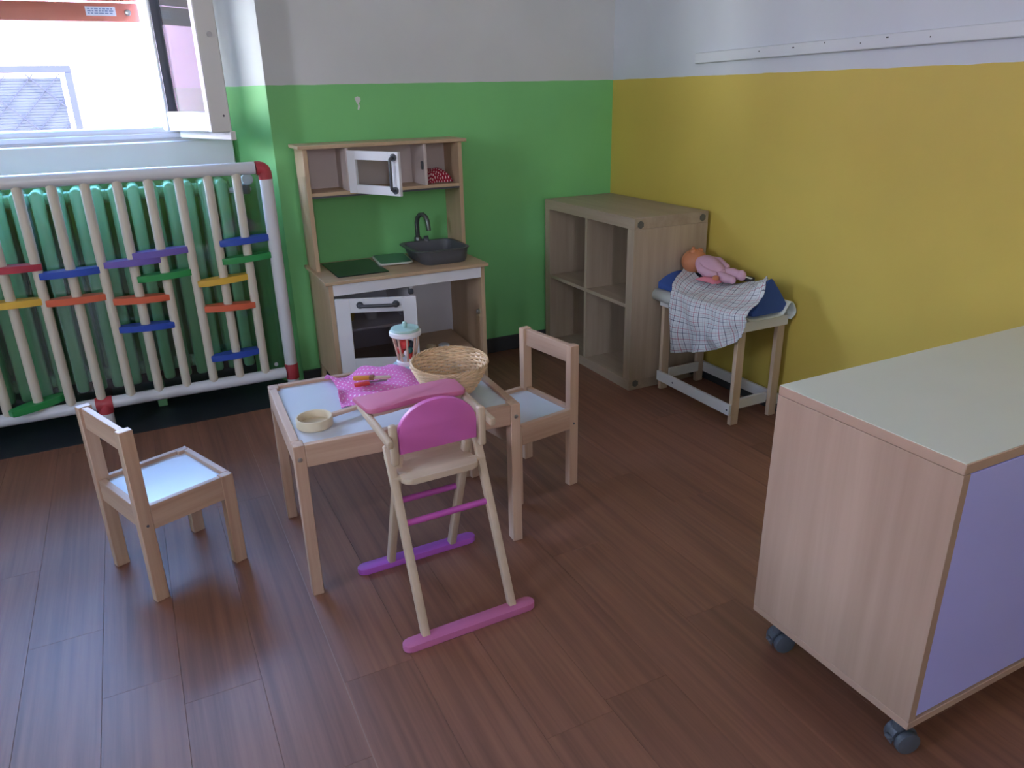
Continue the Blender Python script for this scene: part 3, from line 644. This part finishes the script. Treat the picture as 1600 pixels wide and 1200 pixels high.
# blender with mint lid
bl = thing('toy_blender', 'wooden toy blender with mint lid at the back of the table', 'toy blender', (-1.553, -1.170, TT), .1)
MB().lathe([(0, 0), (.048, 0), (.050, .003), (.050, .010), (.047, .013), (0, .013)], n=32).build('base', 'pale_blue', bl)
MB().lathe([(0, .013), (.033, .013), (.035, .016), (.035, .026), (.032, .029), (0, .029)], n=28).build('lower_ring', 'toy_white', bl)
for i in range(9):
    a = 2*math.pi*i/9+.2
    MB().cyl((.027*math.cos(a), .027*math.sin(a), .028), (.042*math.cos(a), .042*math.sin(a), .112), .0034, n=8).build('bar', 'blade_wood', bl)
MB().lathe([(0, .110), (.048, .110), (.051, .113), (.051, .124), (.048, .127), (0, .127)], n=32).build('upper_ring', 'toy_white', bl)
ld = MB().lathe([(0, .127), (.045, .127), (.047, .129), (.044, .135), (0, .137)], n=32).build('lid', 'mint', bl)
MB().lathe([(0, .136), (.006, .136), (.008, .142), (.0085, .148), (.006, .154), (0, .156)], n=16).build('lid_knob', 'mint', ld)
for i, (m_, x, y, z, r) in enumerate((('toy_red', -.010, -.010, .085, .017), ('toy_red', .008, -.012, .045, .013), ('toy_dark', .012, -.008, .078, .013), ('toy_teal', .004, -.016, .062, .011), ('toy_white', -.008, -.016, .055, .009), ('toy_red', -.016, .008, .060, .013), ('toy_teal', .014, .010, .048, .012), ('toy_dark', -.002, .012, .084, .014))):
    MB().sph((x, y, z), (r, r*.9, r*1.1), 12).build('fruit_piece', m_, bl)
# wicker bowl
bk = thing('wicker_basket', 'round woven wicker basket on the table behind the pink high chair', 'basket', (-1.512, -1.440, TT)); bk.rotation_euler = (.05, -.02, 0)
bk.location.z = TT + .004
H = .088
def brad(t): return .060 + (.111-.060)*(t**.72)
ns = 30
wv_ = MB()
rows_n = 17
for k in range(rows_n):
    t_ = (k+.5)/rows_n; rr = brad(t_); z = .004+H*t_
    pts = []
    m_ = ns*4
    for i in range(m_):
        a = 2*math.pi*i/m_; off = .0036*math.cos(ns/2*a*2*.5 + (math.pi if k % 2 else 0)) if True else 0
        pts.append(((rr+off)*math.cos(a), (rr+off)*math.sin(a), z + .0006*math.sin(5*a+k)))
    wv_.tube(pts, .0035, n=6, closed=True)
wv_.build('weave', 'wicker', bk, kind='stuff')
st_ = MB()
for i in range(ns):
    a = 2*math.pi*i/ns
    st_.tube([(brad(t_)*math.cos(a), brad(t_)*math.sin(a), .004+H*t_) for t_ in (0, .2, .4, .6, .8, 1)], .0018, n=5)
st_.build('stakes', 'wicker_dark', bk, kind='stuff')
rm = MB()
for ph in (0, 1, 2):
    rm.tube([((brad(1)+.003*math.cos(14*b+ph*2.1))*math.cos(b), (brad(1)+.003*math.cos(14*b+ph*2.1))*math.sin(b), H+.007+.003*math.sin(14*b+ph*2.1)) for b in [2*math.pi*i/112 for i in range(112)]], .0026, n=5, closed=True)
rm.build('rim', 'wicker_dark', bk)
bs = MB().lathe([(0, .003), (.060, .003), (.061, .006), (0, .006)], n=30)
for k in range(8): bs.tube([((.006+.0072*k)*math.cos(a), (.008+.0068*k)*math.sin(a), .0075) for a in [2*math.pi*i/36 for i in range(36)]], .0038, n=5, closed=True)
bs.build('base', 'wicker', bk)

# ------------------------------------------------------------------ doll changing table
ct = thing('doll_changing_table', 'white and wood doll changing table by the yellow wall', 'toy table', (0, 0, 0))
LX, RX_, NY, FY = -.270, -.030, -1.310, -.832
for x0, x1 in ((LX, LX+.038), (RX_-.038, RX_)):
    for y in (NY, FY-.020): MB().span((x0, y, 0), (x1, y+.020, .425), bev=.0015).build('leg', 'doll_wood_Z', ct)
for x in (LX-.013, RX_): MB().span((x, NY+.003, .044), (x+.013, FY-.003, .089), bev=.001).build('lower_rail', 'white_paint', ct)
for y in (NY+.020, FY-.033): MB().span((LX+.038, y, .055), (RX_-.038, y+.013, .097), bev=.001).build('lower_rail', 'white_paint', ct)
for y in (-1.295, -.95): MB().cyl((LX-.0145, y, .066), (LX-.0125, y, .066), .004, n=10).build('screw', 'gasket', ct)
for x in (LX-.012, RX_): MB().span((x, NY+.0, .390), (x+.012, FY, .432), bev=.001).build('upper_rail', 'white_paint', ct)
for y in (NY-.012, FY): MB().span((LX+.0, y, .392), (RX_, y+.012, .432), bev=.001).build('upper_rail', 'white_paint', ct)
prof = [(-.290, .412), (-.300, .424), (-.299, .442), (-.286, .455), (-.268, .457), (-.255, .448), (-.244, .440), (-.20, .437), (-.10, .437), (-.075, .442), (-.062, .462), (-.048, .482), (-.036, .486), (-.022, .472), (-.010, .448), (-.014, .432), (-.034, .418)]
pr2 = [Vector((x, 0, z)) for x, z in prof]; pr2 = [catmull(pr2, i/40) for i in range(41)]
o = MB().sheet([[(p.x, y, p.z) for p in pr2] for y in (-.80, -.95, -1.1, -1.2, -1.338)]).build('tray', 'tray_white', ct, ang=60); solid(o, .004, 0)
# blue padded mat: a cushion bent into the tray
def matrow(y, pts): return [(x, y+dy, z) for x, dy, z in pts]
mc = [[(-.272, -.795, .486), (-.23, -.79, .512), (-.175, -.788, .526), (-.10, -.79, .518), (-.06, -.80, .505)],
      [(-.262, -.90, .470), (-.22, -.90, .487), (-.17, -.90, .500), (-.11, -.90, .505), (-.06, -.90, .500)],
      [(-.25, -1.05, .462), (-.215, -1.05, .470), (-.17, -1.05, .478), (-.11, -1.05, .490), (-.06, -1.05, .50)],
      [(-.245, -1.20, .464), (-.215, -1.20, .474), (-.17, -1.20, .505), (-.115, -1.20, .530), (-.06, -1.20, .505)],
      [(-.225, -1.325, .470), (-.205, -1.33, .496), (-.160, -1.33, .590), (-.115, -1.328, .555), (-.055, -1.325, .482)]]
mg = grid(mc, 30, 40); mb_ = MB().sheet(mg)
low = [[Vector((p.x, p.y, max(.4405, min(p.z-.016, .452 + .25*max(0, p.x+.085))))) for p in r] for r in mg]
mb_.sheet(low)
for A_, B_ in ((mg[0], low[0]), (mg[-1], low[-1]), ([r[0] for r in mg], [r[0] for r in low]), ([r[-1] for r in mg], [r[-1] for r in low])): mb_.sheet([A_, [a_.lerp(b_, .5) + Vector((0, 0, 0)) for a_, b_ in zip(A_, B_)], B_])
bmesh.ops.remove_doubles(mb_.b, verts=mb_.b.verts, dist=1e-5)
o = mb_.build('padded_mat', 'blue_cloth', None, ang=70)
o['label'] = 'blue padded mat bent into the doll changing table'; o['category'] = 'mat'
# checked tea towel draped over the mat and the table edge
cc = [[(-.105, -.800, .540), (-.165, -.955, .520), (-.135, -1.030, .516), (-.095, -1.100, .520), (-.085, -1.190, .545), (-.120, -1.275, .585)],
      [(-.165, -.835, .536), (-.215, -.960, .505), (-.185, -1.055, .503), (-.165, -1.130, .510), (-.160, -1.225, .530), (-.155, -1.318, .575)],
      [(-.250, -.880, .505), (-.262, -.975, .487), (-.250, -1.070, .482), (-.240, -1.155, .484), (-.230, -1.245, .494), (-.200, -1.342, .520)],
      [(-.305, -.930, .466), (-.306, -1.010, .468), (-.304, -1.100, .467), (-.302, -1.185, .468), (-.308, -1.275, .472), (-.288, -1.362, .480)],
      [(-.322, -.942, .400), (-.312, -1.025, .398), (-.326, -1.110, .402), (-.308, -1.195, .412), (-.326, -1.290, .428), (-.294, -1.368, .448)],
      [(-.318, -.955, .310), (-.330, -1.035, .320), (-.310, -1.125, .334), (-.332, -1.210, .356), (-.320, -1.300, .386), (-.292, -1.366, .420)],
      [(-.322, -.968, .218), (-.314, -1.050, .242), (-.328, -1.140, .272), (-.312, -1.230, .306), (-.320, -1.310, .350), (-.290, -1.362, .394)]]
g = grid(cc, 60, 60)
for j, r in enumerate(g):
    for i, p in enumerate(r):
        k = max(0, j/59-.42)
        p.x += -.020*k*math.sin(i*.36+.9*math.sin(j*.08)) - .004*math.sin(i*.21+j*.13)
        if j < 26: p.z += .003*math.sin(i*.33+j*.3)
        if p.x > -.268:
            q_ = min((v for r_ in mg for v in r_), key=lambda v: (v.x-p.x)**2+(v.y-p.y)**2)
            p.z = max(p.z, q_.z+.007)
        if i in (0, 59) or j in (0, 59): p.y += .003*math.sin((i+j)*.9)
o = MB().sheet(g, (9, 11)).build('tea_towel', 'tea_towel', None, ang=80); solid(o, .0016, 1)
o['label'] = 'white tea towel with dark and red check draped over the changing table'; o['category'] = 'towel'
# baby doll lying on the mat
dl = thing('baby_doll', 'bald baby doll in pale pink suit lying on the blue mat', 'doll', (-.130, -.860, .512))
hd = MB().sph((0, 0, .060), (.054, .058, .052), 24, Rx(-.2)); hd.sph((-.046, .005, .058), (.010, .012, .014), 12); hd.sph((.046, .005, .058), (.010, .012, .014), 12)
hd.sph((.0, .012, .112), (.008, .009, .009), 10); hd.sph((-.02, -.01, .105), (.014, .014, .011), 10); hd.sph((.02, -.01, .105), (.014, .014, .011), 10); hd.sph((0, -.014, .107), (.010, .006, .007), 10)
hd.build('head', 'skin', dl)
bo = MB()
pts = [(-.004, -.040, .064), (-.006, -.075, .060), (-.006, -.115, .050), (-.004, -.150, .042), (.0, -.18, .036)]
bo.tube(pts, [.026, .043, .047, .040, .026], n=18); bo.sph((0, -.182, .036), (.026, .024, .024), 14); bo.sph((-.004, -.045, .063), (.030, .022, .028), 14)
bo.build('body_suit', 'doll_pink', dl)
MB().tube([(-.030, -.065, .070), (-.050, -.105, .050), (-.046, -.150, .040), (-.040, -.178, .042)], [.016, .019, .017, .012], n=12).sph((-.040, -.180, .042), (.012, .012, .012), 10).build('arm', 'doll_pink', dl)
MB().tube([(.030, -.065, .074), (.040, -.11, .074), (.034, -.165, .062)], [.016, .018, .012], n=12).sph((.034, -.167, .062), (.012, .012, .012), 10).build('arm', 'doll_pink', dl)
MB().tube([(.012, -.17, .036), (.022, -.215, .046), (.024, -.262, .044)], [.022, .022, .018], n=12).sph((.024, -.264, .046), (.018, .022, .022), 12).build('leg', 'doll_pink', dl)
MB().tube([(-.014, -.17, .034), (-.014, -.215, .030), (-.010, -.248, .028)], [.022, .020, .015], n=12).sph((-.010, -.250, .028), (.015, .017, .016), 12).build('leg', 'doll_pink', dl)
MB().sph((-.048, -.195, .030), (.013, .016, .012), 12).build('hand', 'skin', dl)
o = MB().sheet(crumple(18, 14, .030, .052, .006, .016, 9), (1, 1)).build('rag', 'rose_cloth', None, (-.178, -1.020, .522), ang=80); solid(o, .0015, 1)
o['label'] = 'small rose coloured rag under the baby doll'; o['category'] = 'cloth'
o = MB().bar((-.085, -1.052, .553), (-.105, -1.180, .556), .010, .003, bev=.001).build('white_strip', 'toy_white'); o['label'] = 'thin white strip lying beside the doll\'s feet'; o['category'] = 'strip'
o = MB().prism(rrect(-.014, .014, -.028, .028, .010), 0, .016, bev=.004).build('hair_brush', 'hair_dark', None, (-.075, -1.132, .5335)); o['label'] = 'small dark brush beside the doll\'s feet'; o['category'] = 'brush'

# ------------------------------------------------------------------ rolling cabinet
cb = thing('rolling_cabinet', 'beech cabinet on grey casters with white top and lavender door', 'cabinet', (-1.10, -2.303, 0))
CW, CD, z0, z1 = 1.06, .415, .098, .678
tt = .019
MB().span((0, -CD, z1-.022), (CW, 0, z1-.0012), bev=.0015).build('top_panel', 'beech_edge', cb)
MB().span((.0015, -CD+.0015, z1-.0012), (CW-.0015, -.0015, z1)).build('top_laminate', 'white_laminate', cb, smooth=False)
MB().span((0, -CD, z0+.018), (tt, 0, z1-.0225), bev=.0008).build('side_panel', 'beech_Z', cb)
MB().span((CW-tt, -CD, z0+.018), (CW, 0, z1-.0225), bev=.0008).build('side_panel', 'beech_Z', cb)
MB().span((0, -CD, z0), (CW, 0, z0+.0175), bev=.0012).build('bottom_panel', 'beech_edge', cb)
MB().span((tt, -.008, z0+.018), (CW-tt, -.001, z1-.0225)).build('back_panel', 'white_laminate', cb, smooth=False)
for x0, x1 in ((tt+.003, CW/2-.0015), (CW/2+.0015, CW-tt-.003)): MB().span((x0, -CD+.004, z0+.021), (x1, -CD+.022, z1-.027), bev=.001).build('door', 'lavender', cb)
MB().span((tt+.001, -CD+.023, z0+.018), (CW-tt-.001, -CD+.028, z1-.0225)).build('carcass_stop', 'beech_edge', cb, smooth=False)
def caster(x, y, a):
    c = bpy.data.objects.new('caster', None); C.objects.link(c); c.parent = cb; c.location = (x, y, 0); c.rotation_euler = (0, 0, a)
    for s in (-1, 1):
        MB().cyl((.012, s*.009, .026), (.012, s*.024, .026), .0255, n=26, bev=.003).build('wheel', 'caster_grey', c)
    h = MB(); hp = [(.012+.029*math.cos(t_), .026+.029*math.sin(t_)) for t_ in [math.radians(-20+20*i) for i in range(12)]] + [(-.012, .03), (.01, .026)]
    h.prism(hp, -.0075, .0075, Matrix(((1, 0, 0, 0), (0, 0, -1, 0), (0, 1, 0, 0), (0, 0, 0, 1)))).cyl((0, 0, .05), (0, 0, z0-.008), .011, n=14).build('fork', 'caster_grey', c)
    MB().box((0, 0, z0-.005), (.055, .045, .008), bev=.002).build('plate', 'steel', c)
    MB().box((-.016, 0, .030), (.018, .016, .010), Ry(.5), bev=.003).build('brake_lever', 'caster_grey', c)
caster(.040, -.045, -.25); caster(.040, -CD+.040, -.3); caster(CW-.05, -.045, .4); caster(CW-.05, -CD+.04, .1)
